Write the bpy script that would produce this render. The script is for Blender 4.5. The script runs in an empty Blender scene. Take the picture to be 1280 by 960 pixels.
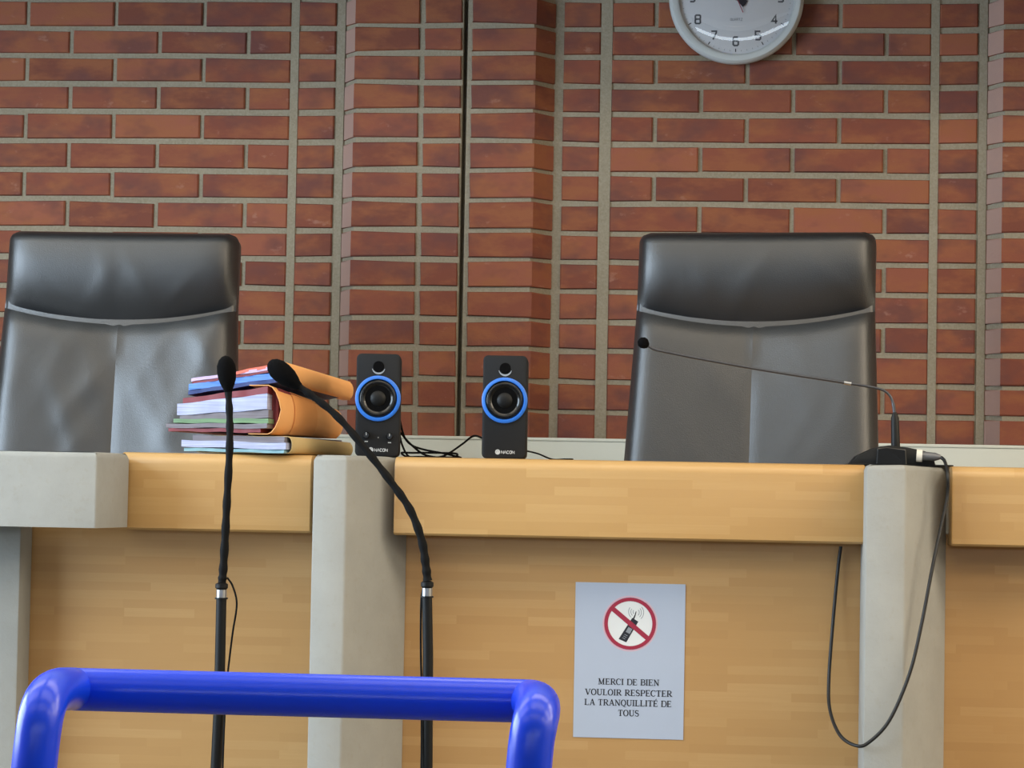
import bpy, bmesh, math, random
import numpy as np
from mathutils import Matrix, Vector
random.seed(7)
S = bpy.context.scene
COL = S.collection
R = math.radians

# ------------------------------------------------------------------ camera
FPX = 3100.0                                   # focal length in pixels of the 1280 px wide frame
YAW, PITCH, ROLL = R(4.8), R(2.4), R(1.05)
CAM = Vector((0.0, 0.0, 1.25))
_f = Vector((-math.sin(YAW)*math.cos(PITCH), math.cos(YAW)*math.cos(PITCH), math.sin(PITCH)))
_r0 = Vector((math.cos(YAW), math.sin(YAW), 0.0)); _u0 = _r0.cross(_f)
_r = _r0*math.cos(ROLL) + _u0*math.sin(ROLL)
_u = -_r0*math.sin(ROLL) + _u0*math.cos(ROLL)
cd = bpy.data.cameras.new('camera'); cam = bpy.data.objects.new('camera', cd); COL.objects.link(cam)
cd.sensor_fit = 'HORIZONTAL'; cd.sensor_width = 36.0; cd.lens = 36.0*FPX/1280.0
cd.clip_start = 0.05; cd.clip_end = 60
cam.matrix_world = Matrix.Translation(CAM) @ Matrix((_r, _u, -_f)).transposed().to_4x4()
S.camera = cam

def at(px, py, Y):
    """world point seen at a pixel of the 1280x960 frame, on the plane y = Y"""
    d = _f + _r*((px-640.0)/FPX) + _u*((480.0-py)/FPX)
    return CAM + d*((Y-CAM.y)/d.y)

# ------------------------------------------------------------------ world, exposure
S.view_settings.view_transform = 'Standard'; S.view_settings.look = 'None'
S.view_settings.gamma = 1.0; S.view_settings.use_curve_mapping = False
S.view_settings.exposure = -0.28
S.cycles.use_denoising = True
S.cycles.max_bounces = 8
S.cycles.caustics_reflective = False; S.cycles.caustics_refractive = False
W = bpy.data.worlds.new('world'); S.world = W; W.use_nodes = True
W.node_tree.nodes['Background'].inputs[0].default_value = (0.75, 0.85, 1.0, 1)
W.node_tree.nodes['Background'].inputs[1].default_value = 1.0

# room extents
XL, XR, YF, YW, ZC = -3.4, 6.0, -4.5, 6.30, 3.15

def area(name, loc, aim, sx, sy, power, col):
    l = bpy.data.lights.new(name, 'AREA'); l.shape = 'RECTANGLE'; l.size = sx; l.size_y = sy
    l.energy = power; l.color = col
    o = bpy.data.objects.new(name, l); COL.objects.link(o); o.location = loc
    o.rotation_euler = (Vector(aim)-Vector(loc)).to_track_quat('-Z', 'Y').to_euler()
    return o
WARM = (1.0, 0.86, 0.67); COOL = (0.66, 0.83, 1.0)
# recessed ceiling luminaires (rows of long fluorescents)
for lx, kw in ((-2.1, 0.8), (0.3, 0.9), (2.7, 2.1), (5.0, 3.8)):
    area('ceiling_lamp', (lx, 3.5, ZC-0.03), (lx, 3.5, 0), 2.0, 0.9, 30*kw, WARM)
    area('ceiling_lamp', (lx, 1.9, ZC-0.03), (lx, 1.9, 0), 2.0, 0.9, 20*kw, WARM)  # unseen row added to brighten the chair backs
    area('ceiling_lamp', (lx, 0.3, ZC-0.03), (lx, 0.3, 0), 2.0, 0.9, 13*kw, WARM)
# daylight through the windows of the left wall
area('window_daylight', (XL+0.05, 2.9, 1.9), (XL+1.5, 2.9, 1.9), 3.0, 1.7, 190, COOL)

# ------------------------------------------------------------------ materials
def lin(c):
    if isinstance(c, str):
        c = [int(c[i:i+2], 16)/255 for i in (0, 2, 4)]
    return tuple(x/12.92 if x <= 0.04045 else ((x+0.055)/1.055)**2.4 for x in c) + (1.0,)

class NT:
    def __init__(self, name):
        self.m = bpy.data.materials.new(name); self.m.use_nodes = True
        self.t = self.m.node_tree; self.b = self.t.nodes['Principled BSDF']
        self.out = self.t.nodes['Material Output']
        self.tc = self.n('ShaderNodeTexCoord')
    def n(self, kind, **kw):
        nd = self.t.nodes.new(kind)
        for k, v in kw.items(): setattr(nd, k, v)
        return nd
    def l(self, a, b): self.t.links.new(a, b)
    def noise(self, scale, detail=3.0, rough=0.5, vec=None, stretch=None):
        nd = self.n('ShaderNodeTexNoise'); nd.inputs['Scale'].default_value = scale
        nd.inputs['Detail'].default_value = detail; nd.inputs['Roughness'].default_value = rough
        src = vec or self.tc.outputs['Object']
        if stretch:
            mp = self.n('ShaderNodeMapping'); mp.inputs['Scale'].default_value = stretch
            self.l(src, mp.inputs['Vector']); src = mp.outputs['Vector']
        self.l(src, nd.inputs['Vector'])
        return nd.outputs['Fac']
    def ramp(self, fac, stops):
        nd = self.n('ShaderNodeValToRGB'); e = nd.color_ramp.elements
        while len(e) < len(stops): e.new(0.5)
        for k, (p, c) in enumerate(stops):
            e[k].position = p; e[k].color = lin(c) if not isinstance(c, float) else (c, c, c, 1)
        self.l(fac, nd.inputs['Fac']); return nd.outputs['Color']
    def mix(self, fac, a, b, blend='MIX'):
        nd = self.n('ShaderNodeMix', data_type='RGBA', blend_type=blend)
        for k, v in ((0, fac), (6, a), (7, b)):
            if hasattr(v, 'is_linked'): self.l(v, nd.inputs[k])
            else: nd.inputs[k].default_value = v
        return nd.outputs[2]
    def base(self, c):
        if hasattr(c, 'is_linked'): self.l(c, self.b.inputs['Base Color'])
        else: self.b.inputs['Base Color'].default_value = c
    def bump(self, h, strength=0.3, dist=0.002):
        nd = self.n('ShaderNodeBump'); nd.inputs['Strength'].default_value = strength
        nd.inputs['Distance'].default_value = dist
        self.l(h, nd.inputs['Height']); self.l(nd.outputs['Normal'], self.b.inputs['Normal'])
    def set(self, **kw):
        for k, v in kw.items(): self.b.inputs[k.replace('_', ' ')].default_value = v
        return self

def plain(name, c, rough=0.5, metal=0.0, var=0.12, scale=30, bump=0.0, spec=0.5):
    t = NT(name); a = lin(c)
    f = t.noise(scale)
    d = tuple(x*(1-var) for x in a[:3]) + (1,); u = tuple(min(1, x*(1+var)) for x in a[:3]) + (1,)
    t.base(t.mix(f, d, u)); t.set(Roughness=rough, Metallic=metal, Specular_IOR_Level=spec)
    if bump: t.bump(t.noise(scale*4), bump, 0.001)
    return t.m

def m_brick(name='brick', cut=0.0):
    t = NT(name)
    oi = t.n('ShaderNodeObjectInfo')
    base = t.ramp(oi.outputs['Random'], [(0, '784638'), (0.3, '844b3b'), (0.65, '8e5340'), (1.0, '9a5d48')])
    # every brick shares the wall's coordinates, so the cloudy firing marks never repeat
    geo = t.n('ShaderNodeNewGeometry')
    n1 = t.noise(9, 4, 0.6, geo.outputs['Position'], (1.0, 1.0, 2.2))
    c = t.mix(t.ramp(n1, [(0.42, 0.0), (0.62, 0.75)]), base, lin('9a6040'))
    n2 = t.noise(5.5, 3, 0.6, geo.outputs['Position'], (1.3, 1.0, 2.0))
    c = t.mix(t.ramp(n2, [(0.48, 0.0), (0.68, 0.8)]), c, lin('6c4440'))
    n3 = t.noise(16, 4, 0.65, geo.outputs['Position'], (1.0, 1.0, 1.8))
    c = t.mix(t.ramp(n3, [(0.64, 0.0), (0.76, 0.45)]), c, lin('b58a78'))
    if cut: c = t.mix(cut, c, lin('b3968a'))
    t.base(c); t.set(Roughness=0.82, Specular_IOR_Level=0.3)
    t.bump(t.noise(110, 4, 0.65, geo.outputs['Position']), 0.45, 0.002)
    return t.m
def m_mortar():
    t = NT('mortar')
    n1 = t.noise(7, 4); n2 = t.noise(220, 2)
    c = t.mix(n1, lin('847b67'), lin('9c927e')); c = t.mix(t.ramp(n2, [(0.3, 0.0), (0.8, 0.4)]), c, lin('b4ae9f'))
    t.base(c); t.set(Roughness=0.95, Specular_IOR_Level=0.2); t.bump(n2, 0.5, 0.002)
    return t.m
def m_wood(name, c1, c2, c3, rough):
    t = NT(name)
    sp = t.n('ShaderNodeSeparateXYZ'); t.l(t.tc.outputs['Object'], sp.inputs[0])
    cb = t.n('ShaderNodeCombineXYZ'); t.l(sp.outputs['X'], cb.inputs['X']); t.l(sp.outputs['Z'], cb.inputs['Y'])
    br = t.n('ShaderNodeTexBrick'); br.offset = 0.37; br.offset_frequency = 2; br.squash = 0.72; br.squash_frequency = 3
    for k, v in (('Scale', 1.0), ('Mortar Size', 0.0), ('Bias', 0.0), ('Brick Width', 0.19), ('Row Height', 0.0165)):
        br.inputs[k].default_value = v
    br.inputs['Color1'].default_value = (0, 0, 0, 1); br.inputs['Color2'].default_value = (1, 1, 1, 1)
    t.l(cb.outputs[0], br.inputs['Vector'])
    c = t.ramp(br.outputs['Color'], [(0.0, c1), (0.5, c2), (1.0, c3)])
    g = t.noise(1.0, 5, 0.6, None, (9.0, 20.0, 230.0))
    c = t.mix(t.ramp(g, [(0.35, 0.0), (0.75, 0.4)]), c, lin(c1))
    big = t.noise(2.3, 2, 0.5, None, (1.0, 1.0, 3.0))
    c = t.mix(t.ramp(big, [(0.3, 0.0), (0.75, 0.35)]), c, lin(c3))
    t.base(c); t.set(Roughness=rough, Specular_IOR_Level=0.5, Coat_Weight=0.25, Coat_Roughness=0.22)
    t.bump(g, 0.08, 0.001)
    return t.m
def m_concrete(name, c1, c2):
    t = NT(name)
    n1 = t.noise(5, 5, 0.6); n2 = t.noise(60, 4, 0.7); n3 = t.noise(9, 6, 0.75)
    c = t.mix(t.ramp(n1, [(0.3, 0.0), (0.7, 1.0)]), lin(c1), lin(c2))
    c = t.mix(t.ramp(n2, [(0.55, 0.0), (0.8, 0.3)]), c, lin('8d8672'))
    c = t.mix(t.ramp(n3, [(0.62, 0.0), (0.74, 0.35)]), c, lin('8c887c'))
    t.base(c); t.set(Roughness=0.8, Specular_IOR_Level=0.3); t.bump(n2, 0.25, 0.003)
    return t.m
def m_leather():
    t = NT('black_leather')
    n1 = t.noise(420, 3, 0.6); n2 = t.noise(7, 3, 0.5)
    t.base(t.mix(n2, lin('1b1c1e'), lin('242527')))
    t.set(Roughness=0.37, Specular_IOR_Level=1.0)
    t.bump(t.mix(0.3, n1, n2), 0.22, 0.004)
    return t.m
def m_glass():
    t = NT('clear_glass')
    tr = t.n('ShaderNodeBsdfTransparent'); gl = t.n('ShaderNodeBsdfGlossy'); gl.inputs['Roughness'].default_value = 0.02
    fr = t.n('ShaderNodeFresnel'); fr.inputs['IOR'].default_value = 1.85
    mx = t.n('ShaderNodeMixShader')
    t.l(fr.outputs[0], mx.inputs[0]); t.l(tr.outputs[0], mx.inputs[1]); t.l(gl.outputs[0], mx.inputs[2])
    t.l(mx.outputs[0], t.out.inputs['Surface'])
    return t.m
def m_pages(name, c, c2):
    """stacked page edges: thin uneven layers"""
    t = NT(name); g = t.noise(1.0, 4, 0.7, None, (6.0, 3.0, 520.0)); n2 = t.noise(18, 3)
    k = t.mix(t.ramp(g, [(0.35, 0.0), (0.65, 1.0)]), lin(c), lin(c2)); t.base(t.mix(t.ramp(n2, [(0.4, 0.0), (0.8, 0.35)]), k, lin(c2)))
    t.set(Roughness=0.8, Specular_IOR_Level=0.3); t.bump(g, 0.4, 0.001)
    return t.m
def m_emit(name, c, s):
    t = NT(name); t.base((0, 0, 0, 1)); t.b.inputs['Emission Color'].default_value = c
    t.b.inputs['Emission Strength'].default_value = s
    return t.m

M = dict(
    brick=m_brick(), cut=m_brick('brick_pale_face', 0.8), mortar=m_mortar(),  # cut: paler brick for the left-turned faces
    panel=m_wood('panel_wood', 'b48a55', 'ba905a', 'c29a65', 0.42),
    rail=m_wood('rail_wood', 'b98f55', 'bf965c', 'c69e65', 0.38),
    concrete=m_concrete('bench_concrete', '93938e', 'a2a29d'),
    concrete_tan=m_concrete('bench_concrete_warm_lit', 'a29a85', 'b2aa95'),  # tan copy of the concrete, warm light put into its colour
    leather=m_leather(), glass=m_glass(),
    trim=plain('grey_green_paint', 'e6e9de', 0.55, var=0.04, scale=4),
    wall=plain('white_paint', 'cfccc2', 0.8, var=0.04, scale=3),
    backwall=plain('brown_panelling', '5b4636', 0.7, var=0.1, scale=3),
    ceiling=plain('ceiling_paint', 'd8d6cf', 0.85, var=0.04, scale=3),
    floor=plain('grey_lino', '55524b', 0.5, var=0.1, scale=12),
    blue=plain('blue_enamel', '0a40e6', 0.27, var=0.03, scale=20, spec=0.5),
    black=plain('black_plastic', '0c0d0e', 0.5, var=0.1, scale=60, bump=0.1, spec=0.3),
    grille=plain('speaker_black', '1c1d1f', 0.6, var=0.1, scale=200, bump=0.15, spec=0.25),
    rubber=plain('black_rubber', '080809', 0.75, var=0.1, scale=80, bump=0.1, spec=0.2),
    foam=plain('black_foam', '09090a', 0.95, var=0.25, scale=500, bump=0.6, spec=0.1),
    gloss=plain('gloss_black', '0a0a0b', 0.2, var=0.05),
    bluering=plain('blue_ring_plastic', '2f74d6', 0.4, var=0.04),
    chrome=plain('brushed_steel', 'b9bcc0', 0.3, metal=1.0, var=0.06),
    white=plain('white_plastic', 'e4e6e6', 0.4, var=0.03),
    grey=plain('grey_plastic', '8d8d8a', 0.5, var=0.05),
    lightgrey=plain('print_grey', 'b9bbbb', 0.5, var=0.03),
    cream=plain('cream_plastic', 'd9d2c4', 0.5, var=0.04),
    case=plain('clock_silver', 'c3c9c9', 0.35, var=0.03, scale=8),
    dial=plain('clock_dial', 'd3d5d9', 0.7, var=0.02, scale=8),
    ink=plain('dark_ink', '1d1f29', 0.7, var=0.05),
    dialink=plain('dial_grey_ink', '54575e', 0.7, var=0.05),
    paleink=plain('pale_ink', '8f959c', 0.7, var=0.05),
    red=plain('red_print', 'a02540', 0.6, var=0.06),
    pink=plain('pink_print', 'd9b3c0', 0.6, var=0.04),
    sheet=plain('laminated_paper', 'b4bed0', 0.32, var=0.03, scale=9),
    orange=plain('orange_card', 'ffb671', 0.62, var=0.07, scale=14, bump=0.05),
    orange2=plain('orange_card_label', 'f4a862', 0.6, var=0.05, scale=20),
    manila=plain('manila_card', 'cdb27c', 0.65, var=0.07, scale=20),
    maroon=plain('maroon_card', '7d3038', 0.6, var=0.06, scale=20),
    paper=m_pages('white_paper', 'c4c9e0', '9aa0c4'),
    lilac=m_pages('lilac_paper', 'd8c4e0', 'b79fc4'),
    bluepaper=m_pages('blue_paper', '7ba4e6', '4a76cc'),
    navy=plain('navy_card', '23356f', 0.6, var=0.08, scale=30),
    coral=plain('coral_paper', 'e8705c', 0.7, var=0.05, scale=30),
    green=m_pages('green_paper', '86a67a', '66806a'),
    greypaper=m_pages('grey_paper', '8d8890', '6f686e'),
    teal=m_pages('teal_paper', '9fc4cc', '7299a4'),
)

# ------------------------------------------------------------------ mesh helpers
def tag(o, label=None, cat=None, group=None, kind=None):
    if label: o['label'] = label
    if cat: o['category'] = cat
    if group: o['group'] = group
    if kind: o['kind'] = kind
    return o
def thing(name, loc, label, cat, group=None, rotz=0.0):
    o = bpy.data.objects.new(name, None); COL.objects.link(o)
    o.location = loc; o.rotation_euler = (0, 0, rotz); o.empty_display_size = 0.05
    return tag(o, label, cat, group)
def origin_of(o):
    v = Vector((0, 0, 0))
    while o: v += o.location; o = o.parent
    return v
def obj(name, bm, mat, parent=None, local=False, smooth=None, recalc=True):
    """one mesh object; world coordinates unless local"""
    if recalc: bmesh.ops.recalc_face_normals(bm, faces=bm.faces[:])
    if parent is not None and not local:
        bmesh.ops.translate(bm, vec=-origin_of(parent), verts=bm.verts[:])
    me = bpy.data.meshes.new(name); bm.to_mesh(me); bm.free()
    for m in (mat if isinstance(mat, (list, tuple)) else [mat]): me.materials.append(m)
    if smooth is not None:
        for p in me.polygons: p.use_smooth = True
        me.set_sharp_from_angle(angle=R(smooth))
    o = bpy.data.objects.new(name, me); COL.objects.link(o); o.parent = parent
    return o
def copy_tree(o, parent=None):
    c = o.copy(); COL.objects.link(c); c.parent = parent
    for ch in list(o.children): copy_tree(ch, c)
    return c
def B(): return bmesh.new()
def box(bm, a, b, bev=0.0, seg=2):
    x0, y0, z0 = a; x1, y1, z1 = b
    v = [bm.verts.new(p) for p in ((x0,y0,z0),(x1,y0,z0),(x1,y1,z0),(x0,y1,z0),(x0,y0,z1),(x1,y0,z1),(x1,y1,z1),(x0,y1,z1))]
    f = [bm.faces.new([v[i] for i in q]) for q in ((0,3,2,1),(4,5,6,7),(0,1,5,4),(1,2,6,5),(2,3,7,6),(3,0,4,7))]
    if bev:
        e = list({e for q in f for e in q.edges})
        bmesh.ops.bevel(bm, geom=e, offset=bev, segments=seg, profile=0.5, affect='EDGES')
    return bm
def prism(bm, pts, ext, bev=0.0, seg=2):
    """polygon of 3-D points swept by a vector"""
    ext = Vector(ext)
    a = [bm.verts.new(p) for p in pts]; b = [bm.verts.new(Vector(p)+ext) for p in pts]
    n = len(a); f = [bm.faces.new(a), bm.faces.new(b[::-1])]
    f += [bm.faces.new((a[i], b[i], b[(i+1) % n], a[(i+1) % n])) for i in range(n)]
    bmesh.ops.recalc_face_normals(bm, faces=f)
    if bev:
        bmesh.ops.bevel(bm, geom=list({e for q in f for e in q.edges}), offset=bev, segments=seg, profile=0.5, affect='EDGES')
    return bm
def catmull(p, k=6):
    p = [Vector(q) for q in p]; out = []
    for i in range(len(p)-1):
        a = p[i-1] if i else p[0]*2-p[1]; b, c = p[i], p[i+1]; d = p[i+2] if i+2 < len(p) else p[-1]*2-p[-2]
        for j in range(k):
            t = j/k
            out.append(0.5*((2*b)+(c-a)*t+(2*a-5*b+4*c-d)*t*t+(3*b-a-3*c+d)*t**3))
    out.append(p[-1]); return out
def tube(bm, pts, rad, n=10, caps=True):
    pts = [Vector(p) for p in pts]; m = len(pts); rings = []
    rr = rad if isinstance(rad, (list, tuple)) else [rad]*m
    t0 = (pts[1]-pts[0]).normalized()
    nv = t0.orthogonal().normalized()
    for i in range(m):
        t = (pts[min(i+1, m-1)]-pts[max(i-1, 0)]).normalized()
        nv = (nv - t*nv.dot(t)).normalized(); bv = t.cross(nv)
        rings.append([bm.verts.new(pts[i]+(nv*math.cos(2*math.pi*k/n)+bv*math.sin(2*math.pi*k/n))*rr[i]) for k in range(n)])
    for i in range(m-1):
        for k in range(n):
            bm.faces.new((rings[i][k], rings[i][(k+1) % n], rings[i+1][(k+1) % n], rings[i+1][k]))
    if caps: bm.faces.new(rings[0][::-1]); bm.faces.new(rings[-1])
    return bm
def lathe(bm, c, axis, prof, n=32):
    """prof = (distance along the axis, radius)"""
    axis = Vector(axis).normalized(); u = axis.orthogonal().normalized(); v = axis.cross(u); c = Vector(c); rings = []
    for t, r in prof:
        if r < 1e-6: rings.append([bm.verts.new(c+axis*t)])
        else: rings.append([bm.verts.new(c+axis*t+(u*math.cos(2*math.pi*k/n)+v*math.sin(2*math.pi*k/n))*r) for k in range(n)])
    for a, b in zip(rings, rings[1:]):
        for k in range(n):
            if len(a) == 1 and len(b) == 1: continue
            if len(a) == 1: bm.faces.new((a[0], b[(k+1) % n], b[k]))
            elif len(b) == 1: bm.faces.new((a[k], a[(k+1) % n], b[0]))
            else: bm.faces.new((a[k], a[(k+1) % n], b[(k+1) % n], b[k]))
    return bm
def ribbon(bm, pts, w, F, closed=False):
    """flat stroke through 2-D points; F maps (u, v) to 3-D.  w: one width or one per point"""
    n = len(pts); P = [Vector((p[0], p[1])) for p in pts]; L = []; Rr = []
    ws = w if isinstance(w, (list, tuple)) else [w]*n
    for i in range(n):
        a = P[(i-1) % n] if (closed or i) else None; b = P[(i+1) % n] if (closed or i < n-1) else None
        d1 = (P[i]-a).normalized() if a is not None else None; d2 = (b-P[i]).normalized() if b is not None else None
        d = ((d1 or d2)+(d2 or d1)).normalized()
        nn = Vector((-d.y, d.x)); k = 1.0
        if d1 and d2: k = 1/max(0.5, nn.dot(Vector((-d1.y, d1.x))))
        L.append(bm.verts.new(F(*(P[i]+nn*ws[i]*0.5*k)))); Rr.append(bm.verts.new(F(*(P[i]-nn*ws[i]*0.5*k))))
    for i in range(n if closed else n-1):
        j = (i+1) % n
        bm.faces.new((L[i], Rr[i], Rr[j], L[j]))
def fan(bm, pts, F): bm.faces.new([bm.verts.new(F(*p)) for p in pts])
def arc(cx, cy, rx, ry, a0, a1, k=10):
    return [(cx+rx*math.cos(R(a0+(a1-a0)*i/k)), cy+ry*math.sin(R(a0+(a1-a0)*i/k))) for i in range(k+1)]

# ------------------------------------------------------------------ room shell
ZP = 0.35                                      # the judges' platform
o = obj('floor', box(B(), (XL, YF, -0.1), (XR, YW+0.3, 0)), M['floor']); tag(o, kind='structure')
o = obj('floor', box(B(), (XL, 4.84, 0.0), (XR, YW-0.06, ZP)), M['floor']); tag(o, kind='structure')
o = obj('ceiling', box(B(), (XL-0.2, YF, ZC), (XR+0.2, YW+0.3, ZC+0.1)), M['ceiling']); tag(o, kind='structure')
o = obj('ceiling', box(B(), (XL, 5.40, 2.52), (XR, 5.60, ZC)), M['ceiling']); tag(o, kind='structure')   # unseen downstand beam, added to shade the top of the brick wall
o = obj('wall_right', box(B(), (XR, YF-0.1, -0.1), (XR+0.1, YW+0.3, ZC)), M['wall']); tag(o, kind='structure')
# left wall with a window opening
WY0, WY1, WZ0, WZ1 = 1.4, 4.4, 1.0, 2.75
bm = B()
box(bm, (XL-0.1, YF-0.1, -0.1), (XL, WY0, ZC)); box(bm, (XL-0.1, WY1, -0.1), (XL, YW+0.3, ZC))
box(bm, (XL-0.1, WY0, -0.1), (XL, WY1, WZ0)); box(bm, (XL-0.1, WY0, WZ1), (XL, WY1, ZC))
tag(obj('wall_left', bm, M['wall']), kind='structure')
# wall behind the camera, with a strip of clerestory glazing
CX0, CX1, CZ0, CZ1 = -3.2, 5.8, 1.78, 2.26
bm = B()
box(bm, (XL, YF-0.1, -0.1), (CX0, YF, ZC)); box(bm, (CX1, YF-0.1, -0.1), (XR, YF, ZC))
box(bm, (CX0, YF-0.1, -0.1), (CX1, YF, CZ0)); box(bm, (CX0, YF-0.1, CZ1), (CX1, YF, ZC))
tag(obj('wall_front', bm, M['backwall']), kind='structure')
o = obj('window_1', box(B(), (CX0, YF-0.08, CZ0), (CX1, YF-0.06, CZ1)), m_emit('clerestory_daylight', (0.79, 0.90, 1.0, 1), 6.2)); tag(o, kind='structure')
o = obj('window_2', box(B(), (XL-0.09, WY0, WZ0), (XL-0.07, WY1, WZ1)), m_emit('window_daylight', (0.74, 0.87, 1.0, 1), 3.0)); tag(o, kind='structure')

# ------------------------------------------------------------------ brick wall
YP = YW-0.052                                  # face of the projecting pilasters
REC = 0.007                                    # depth of the raked joints
rows_px = [-36.5, -0.5, 36, 70.5, 106.5, 141.6, 178.8, 215.5, 252.5, 290, 326, 362.5, 400, 436.5, 475, 512.5, 550]
zj = [at(560, y, YW).z for y in rows_px]       # joint heights, top to bottom; row k lies between zj[k] and zj[k+1]
dz = 0.0752
def X(px, Y=YW): return at(px, 215, Y).x
x_p0, x_p1 = X(763), X(1162)                   # running-bond field of the middle bay
per = X(1169)-X(366.5)
sb = (x_p1-x_p0+0.011)/3.5                     # stretcher module
hB = (X(1173)-x_p1, X(1221)-x_p1)              # header column right of a field
cant = (X(430)-X(361.5), X(442, YP)-X(361.5), X(523, YP)-X(361.5))
hC = (X(529, YP)-X(361.5), X(576, YP)-X(361.5))
gro = (X(577.5, YP)-X(361.5), X(587, YP)-X(361.5))
cD = (X(588.5, YP)-X(361.5), X(669, YP)-X(361.5), X(693)-X(361.5))
hE = (X(704)-X(361.5), X(750)-X(361.5))

bm = B()                                       # mortar bed: one continuous stepped surface
prof = []
for k in (-2, -1, 0, 1):
    e = x_p1+k*per - per                       # right end of the field left of pilaster k
    prof += [(e+cant[0]+0.003, YW+REC), (e+cant[1]+0.006, YP+REC), (e+gro[0], YP+REC), (e+gro[0]+0.002, YP+0.05), (e+gro[0]+0.011, YP+0.05),
             (e+gro[0]+0.011, YP+REC+0.003), (e+cD[1]-0.006, YP+REC), (e+cD[2]-0.003, YW+REC)]
prof = [p for p in prof if XL < p[0] < XR]
prof = [(XL, YW+REC)] + prof + [(XR, YW+REC)]
zt, zb = ZC, 0.0
prev = None
for p in prof:
    a, b = bm.verts.new((p[0], p[1], zb)), bm.verts.new((p[0], p[1], zt))
    if prev: bm.faces.new((prev[0], a, b, prev[1]))
    prev = (a, b)
back = [bm.verts.new(q) for q in ((XR, YW+0.3, zb), (XR, YW+0.3, zt), (XL, YW+0.3, zt), (XL, YW+0.3, zb))]
bm.faces.new(back)
# the two flush vertical joints beside each header column
for k in (-1, 0, 1):
    e = x_p1+k*per-per
    for a, b in ((0.0005, hB[0]-0.0005), (hB[1]+0.004, cant[0]-0.001), (hE[1]+0.0005, per-(x_p1-x_p0)-0.0005)):
        if XL < e+a and e+b < XR: box(bm, (e+a, YW+0.0025, zb), (e+b, YW+REC+0.004, zt))
wall_back = obj('wall_back', bm, M['mortar'], recalc=False); tag(wall_back, kind='structure')

def brick_mesh(foot, h, seed, ends=(True, True)):
    """foot: the brick's plan outline along its face, from left to right (x, y); rounded arrises, uneven edges. 3 columns at most"""
    rnd = random.Random(seed); bm = B(); c = 0.0035; hh = h/2
    j = lambda s=0.0019: rnd.uniform(-s, s)
    n = len(foot); rings = []
    tiltz = rnd.uniform(-0.0012, 0.0012)
    cols = []
    for i, (x, y) in enumerate(foot):
        end = i == 0 or i == n-1; sx = (1 if i == 0 else -1) if end else 0
        up, dn = hh+j()+tiltz*(x-foot[0][0])*6, -hh+j()+tiltz*(x-foot[0][0])*6
        yb = YW+0.012 if y > YP+0.02 else y+0.02
        # back ring, edge ring, face ring (top and bottom), corners cut at the ends
        cut = c*1.1 if end else 0
        cols.append(((x, yb, up), (x, y+c, up-cut*0.6), (x+sx*c, y, up-c), (x+sx*c, y, dn+c), (x, y+c, dn+cut*0.6), (x, yb, dn)))
    vs = [[bm.verts.new(p) for p in col] for col in cols]
    for a, b in zip(vs, vs[1:]):
        for k in range(5): bm.faces.new((a[k], a[k+1], b[k+1], b[k]))
    bm.faces.new(vs[0]); bm.faces.new(vs[-1][::-1])
    bmesh.ops.recalc_face_normals(bm, faces=bm.faces[:])
    return bm

def px_of(p):
    d = Vector(p)-CAM; z = d.dot(_f); return 640+FPX*d.dot(_r)/z, 480-FPX*d.dot(_u)/z
cache = {}
loose = B()                                    # bricks past the frame or behind the furniture
def hidden(x0, x1, zc):
    a, b = px_of((x0, YW, zc)), px_of((x1, YW, zc))
    if b[0] < -2 or a[0] > 1282 or a[1] > 566 or a[1] < -16: return True
    for q in ((16, 296, 316), (812, 1080, 316)):
        if a[0] > q[0] and b[0] < q[1] and a[1] > q[2]: return True
    return 445 < a[0] and b[0] < 497 and 466 < a[1]
def put(kind, foot, k, zc, h):
    dx = 0.0
    x0 = foot[0][0]; pr = [(x-x0, y) for x, y in foot]
    proud = random.uniform(-0.0012, 0.0015)
    if hidden(x0, foot[-1][0], zc):
        b = brick_mesh(pr, h, random.randint(0, 9)); me = bpy.data.meshes.new('tmp'); b.to_mesh(me); b.free()
        me.transform(Matrix.Translation((x0, proud, zc))); loose.from_mesh(me); bpy.data.meshes.remove(me); return
    key = (kind, random.randint(0, 5))
    if key not in cache:
        b = brick_mesh(pr, 0.0638, hash(key[0]) % 99+key[1]*31)
        me = bpy.data.meshes.new('brick'); b.to_mesh(me); b.free(); me.materials.append(M['brick']); cache[key] = me
        if kind == 'cant_left':                 # the left-turned face of the splayed brick is paler
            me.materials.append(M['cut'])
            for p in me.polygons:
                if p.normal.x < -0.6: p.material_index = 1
    o = bpy.data.objects.new('brick', cache[key]); COL.objects.link(o); o.parent = wall_back
    o.location = (x0, proud, zc); o.scale = (1, 1, h/0.0638); o.rotation_euler = (0, random.uniform(-0.006, 0.006), 0)
zrows = list(zj)
while zrows[0] < ZC-dz: zrows.insert(0, zrows[0]+dz)
first = len(zrows)-len(zj)                     # index of row '0' (just above the frame)
while zrows[-1] > 1.05: zrows.append(zrows[-1]-dz)
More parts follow.
